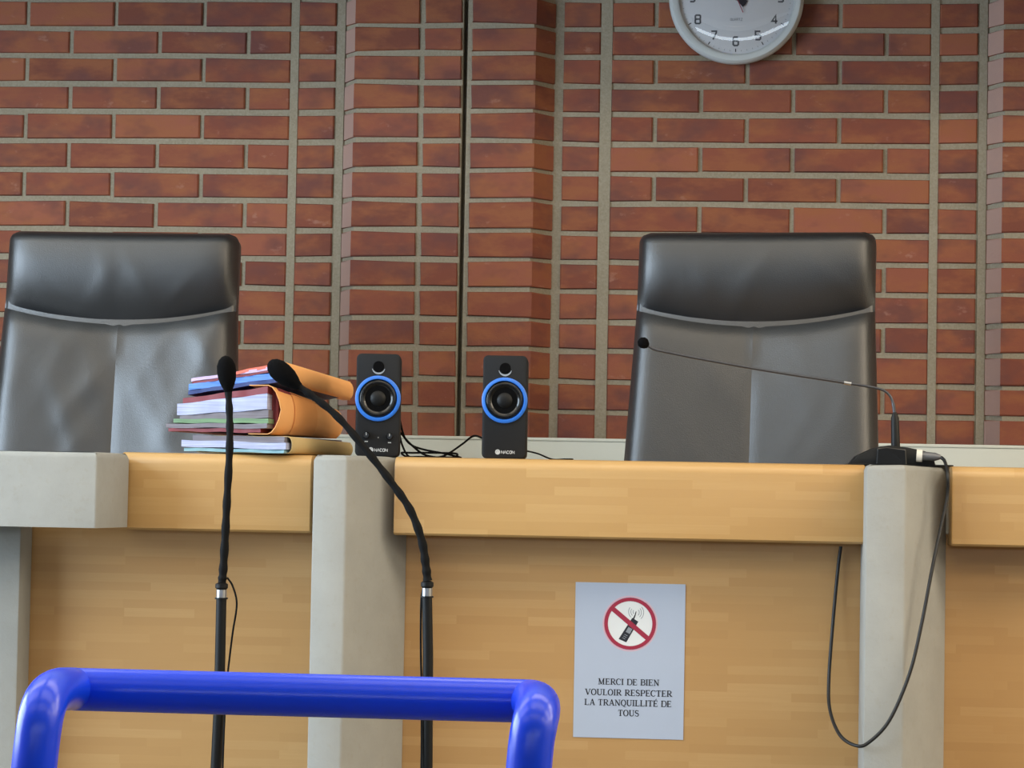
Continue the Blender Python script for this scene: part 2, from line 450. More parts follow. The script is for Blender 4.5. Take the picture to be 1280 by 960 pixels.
for i in range(len(zrows)-1):
    zc = (zrows[i]+zrows[i+1])/2; h = zrows[i]-zrows[i+1]-0.0108
    odd = (i-first) % 2 == 1
    odd = not odd                               # rows whose half brick closes the right end
    for k in (-2, -1, 0, 1):
        e = x_p1+k*per; s = x_p0+k*per
        lens = [sb]*3
        x = s
        for L in ([1, 1, 1, .5] if odd else [.5, 1, 1, 1]):
            x1 = x+L*sb-0.011
            if x > XL and x1 < XR: put('half' if L < 1 else 'stretcher', [(x, YW), (x1, YW)], k, zc, h)
            x = x1+0.011
        e0 = e
        for kind, ft in (('header_b', [(hB[0], YW), (hB[1], YW)]),
                         ('cant_left', [(cant[0], YW+0.001), (cant[1], YP), (cant[2], YP)]),
                         ('header_c', [(hC[0], YP), (hC[1], YP)]),
                         ('cant_right', [(cD[0], YP), (cD[1], YP), (cD[2], YW+0.001)]),
                         ('header_e', [(hE[0], YW), (hE[1], YW)])):
            f = [(e0+a, b) for a, b in ft]
            if f[0][0] > XL and f[-1][0] < XR: put(kind, f, k, zc, h)
o = obj('outer_bricks', loose, M['brick'], wall_back, recalc=False); o['kind'] = 'stuff'

# grey-green trunking along the foot of the brick wall
YT = YP-0.02
zt = at(740, 548, YT).z
bm = B(); box(bm, (XL, YT, ZP), (XR, YP-0.001, zt-0.008)); box(bm, (XL, YT-0.004, zt-0.008), (XR, YP-0.001, zt), 0.002)
o = obj('baseboard_back', bm, M['trim']); tag(o, kind='structure')

# ------------------------------------------------------------------ clock
cc = at(920.5, -2.5, YW-0.03); rc = 84.0/FPX*((cc-CAM).dot(_f))
clock = thing('wall_clock', (cc.x, YW-0.004, cc.z), 'round silver-rimmed clock with domed glass on the brick wall', 'clock')
yb = YW-0.004
C3 = Vector((cc.x, yb, cc.z)); AX = (0, -1, 0)
pr = [(0.0, 0), (0.0, rc*0.93), (0.012, rc*0.985), (0.026, rc), (0.036, rc*0.985), (0.042, rc*0.95), (0.043, rc*0.90), (0.040, rc*0.855), (0.030, rc*0.85), (0.030, 0)]
obj('case', lathe(B(), C3, AX, pr, 96), M['case'], clock, smooth=35)
obj('dial', lathe(B(), C3, AX, [(0.0305, rc*0.85), (0.0312, rc*0.84), (0.0312, 0)], 64), M['dial'], clock, smooth=30)
def CF(d): return lambda u, v: Vector((cc.x+u, yb-d, cc.z+v))
DG = {'0': [[(0, .12), (.12, 0), (.48, 0), (.6, .12), (.6, .88), (.48, 1), (.12, 1), (0, .88), (0, .12)]],
      '1': [[(.1, .8), (.35, 1), (.35, 0)]],
      '2': [[(0, .9), (.1, 1), (.5, 1), (.6, .9), (.6, .6), (.5, .5), (.1, .45), (0, .35), (0, 0), (.6, 0)]],
      '3': [[(0, .95), (.1, 1), (.5, 1), (.6, .9), (.6, .6), (.5, .52), (.15, .52)], [(.5, .52), (.6, .42), (.6, .1), (.5, 0), (.1, 0), (0, .05)]],
      '4': [[(.45, 0), (.45, 1), (0, .3), (.65, .3)]],
      '5': [[(.58, 1), (0, 1), (0, .56), (.48, .56), (.6, .45), (.6, .12), (.48, 0), (0, 0)]],
      '6': [[(.55, 1), (.12, 1), (0, .88), (0, .12), (.12, 0), (.48, 0), (.6, .12), (.6, .45), (.48, .56), (0, .56)]],
      '7': [[(0, 1), (.6, 1), (.6, .85), (.22, 0)]],
      '8': [[(.1, .53), (0, .63), (0, .9), (.1, 1), (.5, 1), (.6, .9), (.6, .63), (.5, .53), (.1, .53), (0, .43), (0, .1), (.1, 0), (.5, 0), (.6, .1), (.6, .43), (.5, .53)]],
      '9': [[(.05, 0), (.48, 0), (.6, .12), (.6, .88), (.48, 1), (.12, 1), (0, .88), (0, .55), (.12, .44), (.6, .44)]]}
hN = rc*0.125
for n in range(1, 13):
    a = R(90-30*n); s = str(n); bm = B(); rad = rc*0.655
    wtot = (0.6*len(s)+0.25*(len(s)-1))*hN
    for q, ch in enumerate(s):
        for st in DG[ch]:
            ribbon(bm, [(rad*math.cos(a)-wtot/2+(q*0.85+p[0])*hN, rad*math.sin(a)-hN/2+p[1]*hN) for p in st], hN*0.20, CF(0.0316))
    obj('numeral', bm, M['dialink'], clock, recalc=False)
bm = B()
for n in range(60):
    a = R(6*n); big = n % 5 == 0; bt = B()
    r0, r1 = (rc*0.765, rc*0.815) if big else (rc*0.79, rc*0.81)
    ribbon(bt if big else bm, [(r0*math.cos(a), r0*math.sin(a)), (r1*math.cos(a), r1*math.sin(a))], 0.0022 if big else 0.0012, CF(0.0316))
    if big: obj('hour_mark', bt, M['ink'], clock, recalc=False)
obj('minute_marks', bm, M['paleink'], clock, recalc=False)['kind'] = 'stuff'
def hand(name, ang, ln, tail, w0, w1, d, m):
    a = R(90-ang); c, s = math.cos(a), math.sin(a)
    F = lambda u, v: Vector((cc.x+u*c-v*s, yb-d, cc.z+u*s+v*c))
    bm = B(); pts = [(-tail, -w0), (ln*0.8, -w1), (ln, -w1*0.4), (ln, w1*0.4), (ln*0.8, w1), (-tail, w0)]
    prism(bm, [F(*p) for p in pts], (0, -0.0008, 0)); obj(name, bm, m, clock)
hand('hour_hand', 297, rc*0.44, rc*0.17, 0.0055, 0.0035, 0.0335, M['ink'])
hand('minute_hand', 318, rc*0.64, rc*0.17, 0.0045, 0.0025, 0.0350, M['ink'])
hand('second_hand', 336, rc*0.66, rc*0.25, 0.0010, 0.0007, 0.0365, M['red'])
obj('hub', lathe(B(), C3+Vector((0, -0.0315, 0)), AX, [(0, 0.007), (0.007, 0.007), (0.0075, 0.005), (0.0075, 0)], 16), M['ink'], clock)
bm = B()                                       # small grey maker's lettering under the hub
LT = {'Q': [arc(.3, .5, .3, .5, 0, 360, 12), [(.4, .2), (.65, -.08)]], 'U': [[(0, 1), (0, .15), (.15, 0), (.45, 0), (.6, .15), (.6, 1)]],
      'A': [[(0, 0), (.3, 1), (.6, 0)], [(.12, .35), (.48, .35)]], 'R': [[(0, 0), (0, 1), (.45, 1), (.6, .75), (.45, .5), (0, .5)], [(.3, .5), (.6, 0)]],
      'T': [[(0, 1), (.6, 1)], [(.3, 1), (.3, 0)]], 'Z': [[(0, 1), (.6, 1), (0, 0), (.6, 0)]]}
for q, ch in enumerate('QUARTZ'):
    for st in LT[ch]: ribbon(bm, [(rc*(-0.085+0.031*q)+p[0]*rc*0.038, -rc*0.345+p[1]*rc*0.035) for p in st], 0.0011, CF(0.0316))
obj('lettering', bm, M['paleink'], clock, recalc=False)
pg = []
for k in range(61):
    t = k/60; pg.append((0.0415+0.0105*(1-t**4), rc*0.885*t))
obj('glass', lathe(B(), C3, AX, pg, 160), M['glass'], clock, smooth=60)

# ------------------------------------------------------------------ judges' bench
YR, YPN, YPIL = 4.62, 4.70, 4.54               # rail face, panel face, pillar front
zR1 = at(640, 573.5, YR+0.03).z                # top of the rail
zR0 = at(640, 671.5, YR).z                     # underside
YD = 5.04                                      # back edge of the desk
def rail(x0, x1, parent):
    r = 0.022; sec = [(YR, zR0+0.004), (YR, zR1-r)] + [(YR+r-r*math.cos(R(a)), zR1-r+r*math.sin(R(a))) for a in (15, 30, 45, 60, 75, 90)]
    sec += [(YPN+0.04, zR1), (YPN+0.04, zR0), (YR+0.004, zR0)]
    bm = B(); prism(bm, [(x0+0.002, y, z) for y, z in sec], (x1-x0-0.004, 0, 0))
    ends = [e for e in bm.edges if abs(e.verts[0].co.x-e.verts[1].co.x) < 1e-6]
    bmesh.ops.bevel(bm, geom=ends, offset=0.003, segments=2, profile=0.5, affect='EDGES')
    obj('rail', bm, M['rail'], parent, smooth=40)
def bay(px0, px1, label, x0=None, x1=None, pl=0.03):
    a = at(px0, 620, YR).x if x0 is None else x0; b = at(px1, 620, YR).x if x1 is None else x1
    t = thing('bench_bay', ((a+b)/2, YPN, 0), label, 'bench', None)
    rail(a, b, t)
    obj('front_panel', box(B(), (a-pl, YPN, 0.0), (b+0.03, YPN+0.03, zR0+0.02)), M['panel'], t)
    obj('desk_top', box(B(), (a, YPN+0.042, zR1-0.035), (b, YD, zR1-0.0005), 0.002), M['rail'], t)
    obj('rear_leg', box(B(), (a+0.02, YD-0.05, ZP), (a+0.06, YD-0.01, zR1-0.036)), M['panel'], t)
    obj('rear_leg', box(B(), (b-0.06, YD-0.05, ZP), (b-0.02, YD-0.01, zR1-0.036)), M['panel'], t)
    return t
bay(148, 389.5, 'wooden bench bay with the pile of files on its rail', pl=0.30)
bay(491, 1083, 'wide wooden bench bay carrying the paper notice')
bay(1188.5, 0, 'wooden bench bay at the right edge past the grey pillar with cable', x1=at(1188.5, 620, YR).x+1.7)

def worn(bm):
    """crisp upright arrises, a broader worn chamfer round the top"""
    up = [e for e in bm.edges if abs(e.verts[0].co.z-e.verts[1].co.z) > 0.05]
    bmesh.ops.bevel(bm, geom=up, offset=0.004, segments=2, profile=0.5, affect='EDGES')
    zm = max(v.co.z for v in bm.verts)
    bmesh.ops.bevel(bm, geom=[e for e in bm.edges if min(v.co.z for v in e.verts) > zm-1e-4], offset=0.011, segments=2, profile=0.45, affect='EDGES')
def pillar(px_l, px_e, label, splay=0.095, ztop=None):
    a = at(px_l, 760, YPIL).x; e = at(px_e, 760, YPIL).x
    zt = (ztop or zR1)
    t = thing('concrete_pillar', ((a+e)/2, YPIL+0.1, 0), label, 'pillar')
    foot = [(a, YPIL), (e, YPIL), (e+splay*0.95, YPN-0.006), (e+splay, YPN+0.03), (e+splay*0.9, YD-0.25), (a, YD-0.25)]
    foot = [(a, YPIL), (e, YPIL), (e+splay, YPN-0.002), (a, YPN-0.002)]
    bm = B(); prism(bm, [(x, y, 0) for x, y in foot], (0, 0, zt))
    worn(bm)
    obj('shaft', bm, M['concrete'], t, smooth=40)
    x1 = e+splay-0.03
    bm = B(); box(bm, (a+0.003, YPN-0.004, zR0-0.02), (x1, YD, zt-0.0005), 0.004); obj('bracket', bm, M['concrete_tan'], t, smooth=40)
    return t
pillar(388, 430, 'concrete pillar with angled face beside the pile of files')
pillar(1081, 1131, 'concrete pillar under the desk microphone base with a cable looping down it', 0.088)
# concrete block on its post, far left
ax = at(121, 610, 4.46).x; bx0 = ax-0.62
t = thing('concrete_pillar', (ax-0.3, 4.6, 0), 'T-shaped concrete post with a heavy block on top at left edge', 'pillar')
zb0, zb1 = at(60, 659, 4.46).z, at(60, 564, 4.46).z
foot = [(bx0, 4.46), (ax, 4.46), (ax+0.022, 4.617), (bx0, 4.617)]
bm = B(); prism(bm, [(x, y, zb0) for x, y in foot], (0, 0, zb1-zb0))
worn(bm)
obj('block', bm, M['concrete'], t, smooth=40)
sx = at(23, 800, 4.62).x
bm = B(); box(bm, (bx0+0.15, 4.618, 0), (sx, 4.699, zb0+0.002), 0.004); obj('post', bm, M['concrete'], t, smooth=40)

# ------------------------------------------------------------------ office chairs
def make_chair(px_c, Yc, py_top, rotz, label, group):
    p = at(px_c, py_top, Yc); HT = p.z-ZP                              # height of the top above the platform
    t = thing('office_chair', (p.x, Yc, ZP), label, 'chair', group, rotz)
    def yrec(h): return -0.15*h                                        # the back leans away towards the top
    def halfw(h): return 0.2585+max(0.0, h-0.17)*0.045
    def corner(h, r=0.024): return r-math.sqrt(max(0, r*r-max(0, r-h)**2))
    def hb(u): return 0.178+0.034*(1-abs(u)**2.0)
    LOW = 0.66
    # shell behind the cushions
    n = 16; bm = B(); fr = []; bk = []
    outl = []
    for k in range(n+1):
        h = LOW*k/n; outl.append((-halfw(h)-0.004, h))
    outl = [(-halfw(q)-0.004+corner(q-0.002), q) for q in (0.002, 0.004, 0.007, 0.011, 0.016, 0.021)] + outl[1:]
    ring = outl + [(-x, h) for x, h in reversed(outl)]
    prism(bm, [(x, yrec(h)+0.006, HT-h) for x, h in ring], (0, 0.055, -0.004))
    bmesh.ops.bevel(bm, geom=[e for e in bm.edges if abs((e.verts[0].co-e.verts[1].co).y) < 0.05], offset=0.010, segments=2, profile=0.5, affect='EDGES')
    obj('back_shell', bm, M['leather'], t, local=True, smooth=50)
    # head cushion: rolls over the top, swells out just above its curved seam
    nu, nv = 40, 26; bm = B(); g = []
    rnd = random.Random(int(px_c))
    wr = [(rnd.uniform(-1, 1), rnd.uniform(0.4, 1), rnd.uniform(-1, 1), rnd.uniform(0.15, 0.4)) for _ in range(7)]
    for j in range(nv+1):
        v = j/nv; row = []
        for i in range(nu+1):
            u = -1+2*i/nu
            h = v*hb(u)
            env = (1-abs(u)**14)**0.5
            body = (1-max(0, 1-v/0.13)**2.4)**0.6*max(0, 1-max(0, (v-0.95)/0.05)**2)**0.5*(0.056-0.094*max(0, v-0.22)**2-0.05*min(0, v-0.22)**2)
            b = body*env
            for wu, wv, wa, ww in wr:
                d = ((u-wu)+wa*(v-wv)); b += 0.0022*math.exp(-(d/0.07)**2)*math.exp(-((v-wv)/ww)**2)*env*(v*(1-v)*3)
            x = u*(halfw(h)+0.005-corner(h))
            row.append(bm.verts.new((x, yrec(h)-b+0.012, HT-h)))
        g.append(row)
    for a, b in zip(g, g[1:]):
        for i in range(nu): bm.faces.new((a[i], b[i], b[i+1], a[i+1]))
    obj('head_cushion', bm, M['leather'], t, local=True, smooth=180)
    # two lower cushions meeting in a vertical crease
    for side in (-1, 1):
        nu, nv = 22, 30; bm = B(); g = []
        wr = [(rnd.uniform(0.1, 1), rnd.uniform(0.05, 0.8), rnd.choice((-1, 1))*rnd.uniform(0.6, 1.4), rnd.uniform(0.12, 0.3), rnd.uniform(0.4, 1)) for _ in range(9)]
        amp = 0.0042 if px_c < 600 else 0.0012
        for j in range(nv+1):
            v = j/nv; row = []
            for i in range(nu+1):
                w = i/nu; u = side*w
                top = hb(u); h = top+(LOW-top)*v
                puff = 0.016*((1-(1-min(1, w/0.07))**2.2)*0.15+0.85)*(1-w**16)**0.5
                puff *= (1-(1-min(1, v/0.12))**2.0)*0.5+0.5*min(1, v/0.02)
                hollow = 0.006*math.exp(-(w/0.45)**2)*math.exp(-((v-0.08)/0.14)**2)
                b = 0.004+puff-hollow*(w > 0.02)
                for wu, wv, wa, ww, am in wr:
                    d = (w-wu)+wa*(v-wv)*0.8; b += amp*am*math.exp(-(d/0.09)**2)*math.exp(-((v-wv)/ww)**2)*(1-w**6)*min(1, w*6)
                b += 0.034*w*(1-w**16)
                row.append(bm.verts.new((u*(halfw(h)+0.004), yrec(h)-b+0.010, HT-h)))
            g.append(row)
        for a, b in zip(g, g[1:]):
            for i in range(nu): bm.faces.new((a[i], b[i], b[i+1], a[i+1]))
        obj('back_cushion', bm, M['leather'], t, local=True, smooth=180)
    zs = HT-LOW
    bm = B(); box(bm, (-0.26, -0.44, zs-0.06), (0.26, yrec(LOW)+0.06, zs+0.03), 0.03, 3); obj('seat', bm, M['leather'], t, local=True, smooth=50)
    bm = B(); tube(bm, [(0, -0.2, 0.08), (0, -0.2, zs-0.06)], 0.03, 12); obj('gas_column', bm, M['black'], t, local=True, smooth=50)
    for k in range(5):
        a = R(90+72*k); bm = B(); tube(bm, [(0, -0.2, 0.09), (0.27*math.cos(a), -0.2+0.27*math.sin(a), 0.065)], [0.026, 0.016], 8)
        leg = obj('leg', bm, M['black'], t, local=True, smooth=50)
        bm = B(); lathe(bm, (0.27*math.cos(a)-0.012, -0.2+0.27*math.sin(a), 0.03), (1, 0, 0), [(0, 0), (0, 0.03), (0.024, 0.03), (0.024, 0)], 14)
        obj('caster', bm, M['rubber'], leg, local=True, smooth=40)
    return t
make_chair(154.5, 5.52, 290, R(2), 'black leather office chair behind the pile of files, creased back', 'high-backed chairs')
make_chair(945.5, 5.52, 290, R(-7), 'black leather office chair behind the thin desk microphone, smooth back', 'high-backed chairs')

# ------------------------------------------------------------------ loudspeakers
def make_speaker(px_c, py_base, Y, label, knobs, rotz):
    p = at(px_c, py_base, Y); w, h, d = 0.0835, 0.1950, 0.105
    t = thing('loudspeaker', (p.x, Y, zR1), label, 'speaker', 'pair of loudspeakers with blue rings', rotz)
    out = []
    r = 0.009
    for cx, cz, a0 in ((w/2-r, r, -90), (w/2-r, h-r, 0), (-w/2+r, h-r, 90), (-w/2+r, r, 180)):
        out += [(cx+r*math.cos(R(a0+q)), cz+r*math.sin(R(a0+q))) for q in (0, 30, 60, 90)]
    bm = B(); prism(bm, [(x, 0, z) for x, z in out], (0, d, 0))
    bmesh.ops.bevel(bm, geom=[e for e in bm.edges if abs(e.verts[0].co.y-e.verts[1].co.y) < 1e-6], offset=0.003, segments=2, profile=0.5, affect='EDGES')
    obj('cabinet', bm, M['grille'], t, local=True, smooth=40)
    A = (0, -1, 0); zc = 0.110
    ro, ri = 0.0432, 0.0362
    obj('blue_ring', lathe(B(), (0, 0, zc), A, [(0, ro), (0.004, ro), (0.0055, ro-0.002), (0.0055, ri+0.001), (0.003, ri), (0.0, ri)], 56), M['bluering'], t, local=True, smooth=40)
    obj('surround', lathe(B(), (0, 0, zc), A, [(0.001, ri), (0.0035, ri-0.002), (0.0045, ri-0.006), (0.0025, ri-0.010), (0.0008, ri-0.012)], 48), M['gloss'], t, local=True, smooth=60)
    obj('cone', lathe(B(), (0, 0, zc), A, [(0.0012, ri-0.0115), (0.0006, 0.016), (0.0008, 0.0145)], 48), M['foam'], t, local=True, smooth=60)
    obj('dust_cap', lathe(B(), (0, 0, zc), A, [(0.0008, 0.0145), (0.003, 0.012), (0.0048, 0.007), (0.0054, 0)], 32), M['black'], t, local=True, smooth=60)
    zp = h-0.0245
    obj('port', lathe(B(), (0, 0, zp), A, [(0.0006, 0), (0.0006, 0.0105)], 32), M['foam'], t, local=True)  # flat black disc in place of the shade inside the hole
    bm = B(); pts = arc(0, 0, 0.0122, 0.0122, 195, 345, 14); F = lambda u, v: Vector((u, -0.0014, zp-0.001+v))
    ribbon(bm, pts, [0.0008+0.0026*math.sin(math.pi*i/14) for i in range(15)], F); obj('port_lip', bm, M['chrome'], t, local=True)
    F = lambda u, v: Vector((u, -0.0006, v))
    bm = B(); fan(bm, arc(-0.0115, 0.0125, 0.0048, 0.0048, 0, 345, 23), F); 
    gl = {'N': [[(0, 0), (0, 1), (.7, 0), (.7, 1)]], 'A': [[(0, 0), (.35, 1), (.7, 0)]], 'C': [[(.7, .95), (.2, 1), (0, .7), (0, .3), (.2, 0), (.7, .05)]],
          'O': [[(.15, 0), (0, .3), (0, .7), (.15, 1), (.55, 1), (.7, .7), (.7, .3), (.55, 0), (.15, 0)]]}
    for q, ch in enumerate('NACON'):
        for st in gl[ch]: ribbon(bm, [(-0.0045+0.0051*q+x*0.0056, 0.0098+z*0.0050) for x, z in st], 0.00125, F)
    obj('emblem', bm, M['lightgrey'], t, local=True, recalc=False)
    bm = B()                                                            # dark swirl inside the round emblem
    F = lambda u, v: Vector((u, -0.0009, v))
    ribbon(bm, arc(-0.0115, 0.0125, 0.0024, 0.0024, 20, 200, 8), 0.0008, F); obj('emblem_swirl', bm, M['grey'], t, local=True)
    if knobs:
        for x, z in ((-0.0205, 0.040), (0.0235, 0.0385)):
            k = obj('knob', lathe(B(), (x, 0, z), A, [(0, 0.0068), (0.010, 0.0060), (0.011, 0.0052), (0.011, 0)], 20), M['gloss'], t, local=True, smooth=35)
            bm = B(); box(bm, (x-0.0006, -0.0116, z), (x+0.0006, -0.0110, z+0.005)); obj('pointer', bm, M['lightgrey'], k, local=True)
            bm = B(); F = lambda u, v: Vector((u, -0.0006, v)); ribbon(bm, [(x-0.003, z-0.0118), (x+0.003, z-0.0118)], 0.0018, F); obj('caption', bm, M['lightgrey'], t, local=True)
        obj('lamp', lathe(B(), (0.002, 0, 0.036), A, [(0, 0.0013), (0.0006, 0.0011), (0.0006, 0)], 10), M['grey'], t, local=True)
    return t
YS = 4.66
make_speaker(471, 570, YS, 'blue-ringed black loudspeaker with two knobs on the pillar top', True, R(6))
make_speaker(629.5, 573, YS, 'blue-ringed black loudspeaker without knobs on the wooden rail', False, R(3))

def cable(name, pts, r, m, label, cat='cable', k=8, n=8, group=None):
    o = obj(name, tube(B(), catmull(pts, k), r, n), m, smooth=60); return tag(o, label, cat, group)
def A2(l): return [at(x, y, Y) for x, y, Y in l]
zs_ = zR1+0.0018
def on(px, Y): q = at(px, 575, Y); return Vector((q.x, q.y, zs_))
# tangled speaker lead: loops standing up off the desk behind the left loudspeaker
cp = [at(499, 522, 4.77), at(505, 545, 4.79), at(514, 556, 4.80), at(530, 562, 4.80), at(556, 567, 4.79), on(576, 4.78), on(560, 4.76), on(530, 4.77), on(512, 4.80), at(503, 557, 4.80), at(500, 541, 4.79),
      at(511, 553, 4.80), at(528, 567, 4.78), on(545, 4.77), on(566, 4.75), at(570, 567, 4.77), at(540, 566, 4.79), at(515, 566, 4.80), at(502, 566, 4.80), at(509, 571, 4.78), on(525, 4.75), on(548, 4.76), at(562, 566, 4.80), at(578, 555, 4.84), at(592, 545, 4.82), at(604, 548, 4.775)]
cable('speaker_cable', cp, 0.0021, M['rubber'], 'tangled black cable looped on the desk between the two loudspeakers')
cable('speaker_cable', [at(655, 563, 4.775), at(672, 567, 4.80), on(690, 4.76), on(706, 4.72), on(716, 4.70)], 0.0016, M['rubber'], 'thin black cable trailing to the right of the second loudspeaker')

# ------------------------------------------------------------------ files
def file_thing(name, px, Y, z, rot, label, group='pile of case files'):
    p = at(px, 560, Y); return thing(name, (p.x, Y, z), label, 'file', group, rot)
def slab(name, t, x0, x1, y0, y1, z0, z1, mat, wave=0.0, sag=0.0, back=1.0, seed=0, lift=0.0, lw=1.0, tb=0.0):
    """one bundle of sheets: a wavy slab. back scales its height at the far end, lift raises the left end"""
    rnd = random.Random(seed); a, b, c = rnd.uniform(0, 6), rnd.uniform(14, 30), rnd.uniform(0.6, 1)
    bm = B(); n = 18; g = []
    for j, y in enumerate((y0, y1)):
        s = 1.0 if j == 0 else back
        row = []
        for i in range(n+1):
            f = i/n; x = x0+(x1-x0)*f
            dz_ = wave*math.sin(a+b*x*3)*c+sag*(1-f)**2+lift*(1-f)
            jag = rnd.uniform(-0.0016, 0.0016) if j == 0 else 0
            s2 = s*(lw+(1-lw)*f); d2 = tb*j
            row.append([bm.verts.new((x, y+jag, (z0+dz_)*s2+d2)), bm.verts.new((x, y+jag, (z1+dz_)*s2+d2))])
        g.append(row)
    for i in range(n):
        p, q = g[0][i], g[0][i+1]; r, s = g[1][i], g[1][i+1]
        bm.faces.new((p[0], q[0], q[1], p[1])); bm.faces.new((r[0], r[1], s[1], s[0]))
        bm.faces.new((p[1], q[1], s[1], r[1])); bm.faces.new((p[0], r[0], s[0], q[0]))
    for i in (0, n): bm.faces.new((g[0][i][0], g[0][i][1], g[1][i][1], g[1][i][0]))
    return obj(name, bm, mat, t, local=True, smooth=30)
def cover(name, t, xl, y0, y1, z0, z1, mat, rad, back=1.0, topl=None, frontcut=0.0, th=0.0012, tb=0.0, lap=0.0):
    """card wallet: a U around the papers with its rounded spine on the right; the mouth is cut back in a curve"""
    zm = (z0+z1)/2; hh = (z1-z0)/2; sec = [(xl if topl is None else topl, z1)]
    for k in range(9):
        a = R(90-180*k/8); sec.append((-rad+rad*math.cos(a)*1.0, zm+hh*math.sin(a)))
    sec.append((xl, z0)); sec.insert(1, ((sec[0][0]-rad)/2, z1)); sec.insert(-1, ((xl-rad)/2, z0))
    bm = B(); g = []; ny = 6
    for j in range(ny+1):
        f = j/ny; s = 1+(back-1)*f; row = []
        for i, (x, z) in enumerate(sec):
            cut = frontcut*(1-abs(z-zm)/hh)*(1-f) if x > -rad-1e-4 else 0
            yy = y0+(y1-y0)*f+cut
            # the far upper corner of the spine is worn round
            if f > 0.9 and x > -rad*0.7: yy -= 0.012
            row.append(bm.verts.new((x, yy, z*s+tb*f)))
        g.append(row)
    for a, b in zip(g, g[1:]):
        for i in range(len(sec)-1): bm.faces.new((a[i], a[i+1], b[i+1], b[i]))
    bmesh.ops.recalc_face_normals(bm, faces=bm.faces[:])
    bmesh.ops.solidify(bm, geom=bm.faces[:], thickness=th)
    return obj(name, bm, mat, t, local=True, smooth=50)
RZ = R(-15)
# bottom: a thin manila file
t1 = file_thing('case_file', 362, 4.600, zR1+0.0005, RZ, 'thin manila file of pale papers, lowest of the pile')
cover('cover', t1, -0.20, 0.012, 0.31, 0.0016, 0.034, M['manila'], 0.010, 0.85)
slab('papers', t1, -0.222, -0.012, 0.002, 0.27, 0.002, 0.008, M['teal'], 0.0006, seed=3, lift=0.002)
slab('papers', t1, -0.226, -0.008, 0.000, 0.27, 0.0085, 0.021, M['paper'], 0.0010, seed=4, lift=0.004)
slab('papers', t1, -0.205, -0.012, 0.003, 0.27, 0.0215, 0.0325, M['greypaper'], 0.0008, seed=5, lift=0.002)
# middle: the thick orange wallet
z2 = 0.0375
t2 = file_thing('case_file', 346, 4.603, zR1+z2, RZ, 'thick orange card file full of papers, middle of the pile')
cover('cover', t2, -0.06, 0.0, 0.32, 0.0, 0.093, M['orange'], 0.020, 0.62, frontcut=0.016)
slab('inner_cover', t2, -0.055, -0.009, 0.022, 0.25, 0.012, 0.088, M['maroon'], 0.0, seed=1, back=0.66)
slab('papers', t2, -0.228, -0.035, 0.000, 0.29, 0.0025, 0.010, M['maroon'], 0.0012, seed=6, back=0.62, lift=0.003, lw=0.80)
slab('papers', t2, -0.232, -0.020, -0.002, 0.29, 0.0108, 0.020, M['greypaper'], 0.0014, seed=7, back=0.62, lift=0.003, lw=0.80)
slab('papers', t2, -0.218, -0.018, -0.001, 0.29, 0.0208, 0.030, M['green'], 0.0012, seed=8, back=0.62, lift=0.004, lw=0.80)
slab('papers', t2, -0.206, -0.020, 0.001, 0.29, 0.0308, 0.046, M['greypaper'], 0.0010, seed=9, back=0.62, lw=0.74)
slab('papers', t2, -0.210, -0.022, -0.001, 0.29, 0.0468, 0.076, M['paper'], 0.0012, seed=10, back=0.62, lw=0.74)
slab('papers', t2, -0.200, -0.022, 0.002, 0.29, 0.0768, 0.090, M['maroon'], 0.0008, seed=11, back=0.62, lw=0.74)
# darker label wrapped on the spine
bm = B(); 
for j in range(4):
    y = 0.075+0.035*j; s = 1+(0.62-1)*(y/0.32); row = []
    for k in range(1, 8):
        a = R(90-180*k/8); row.append(bm.verts.new((-0.020+0.0216*math.cos(a), y, (0.0465+0.0483*math.sin(a))*s)))
    if j:
        for i in range(6): bm.faces.new((prev[i], prev[i+1], row[i+1], row[i]))
    prev = row
obj('spine_label', bm, M['orange2'], t2, local=True, smooth=60, recalc=False)
# top: the orange wallet with blue and pink papers, tipped up towards the mouth
z3 = z2+0.0985
t3 = file_thing('case_file', 356, 4.606, zR1+z3, RZ, 'orange card file with blue and pink papers, topmost of the pile')
cover('cover', t3, -0.030, 0.006, 0.33, 0.0, 0.040, M['orange'], 0.012, 0.92, tb=-0.021, topl=-0.035)
for x0, x1, za, zb_, m, sd in ((-0.205, -0.015, 0.001, 0.0085, 'navy', 21), (-0.205, -0.008, 0.009, 0.0205, 'bluepaper', 22), (-0.196, -0.014, 0.021, 0.025, 'maroon', 23),
                           (-0.200, -0.016, 0.0255, 0.0315, 'lilac', 24), (-0.140, -0.016, 0.032, 0.0375, 'coral', 25)):
    slab('papers', t3, x0, x1, 0.0, 0.28, za, zb_, M[m], 0.0008, seed=sd, lift=-0.025, tb=-0.019)
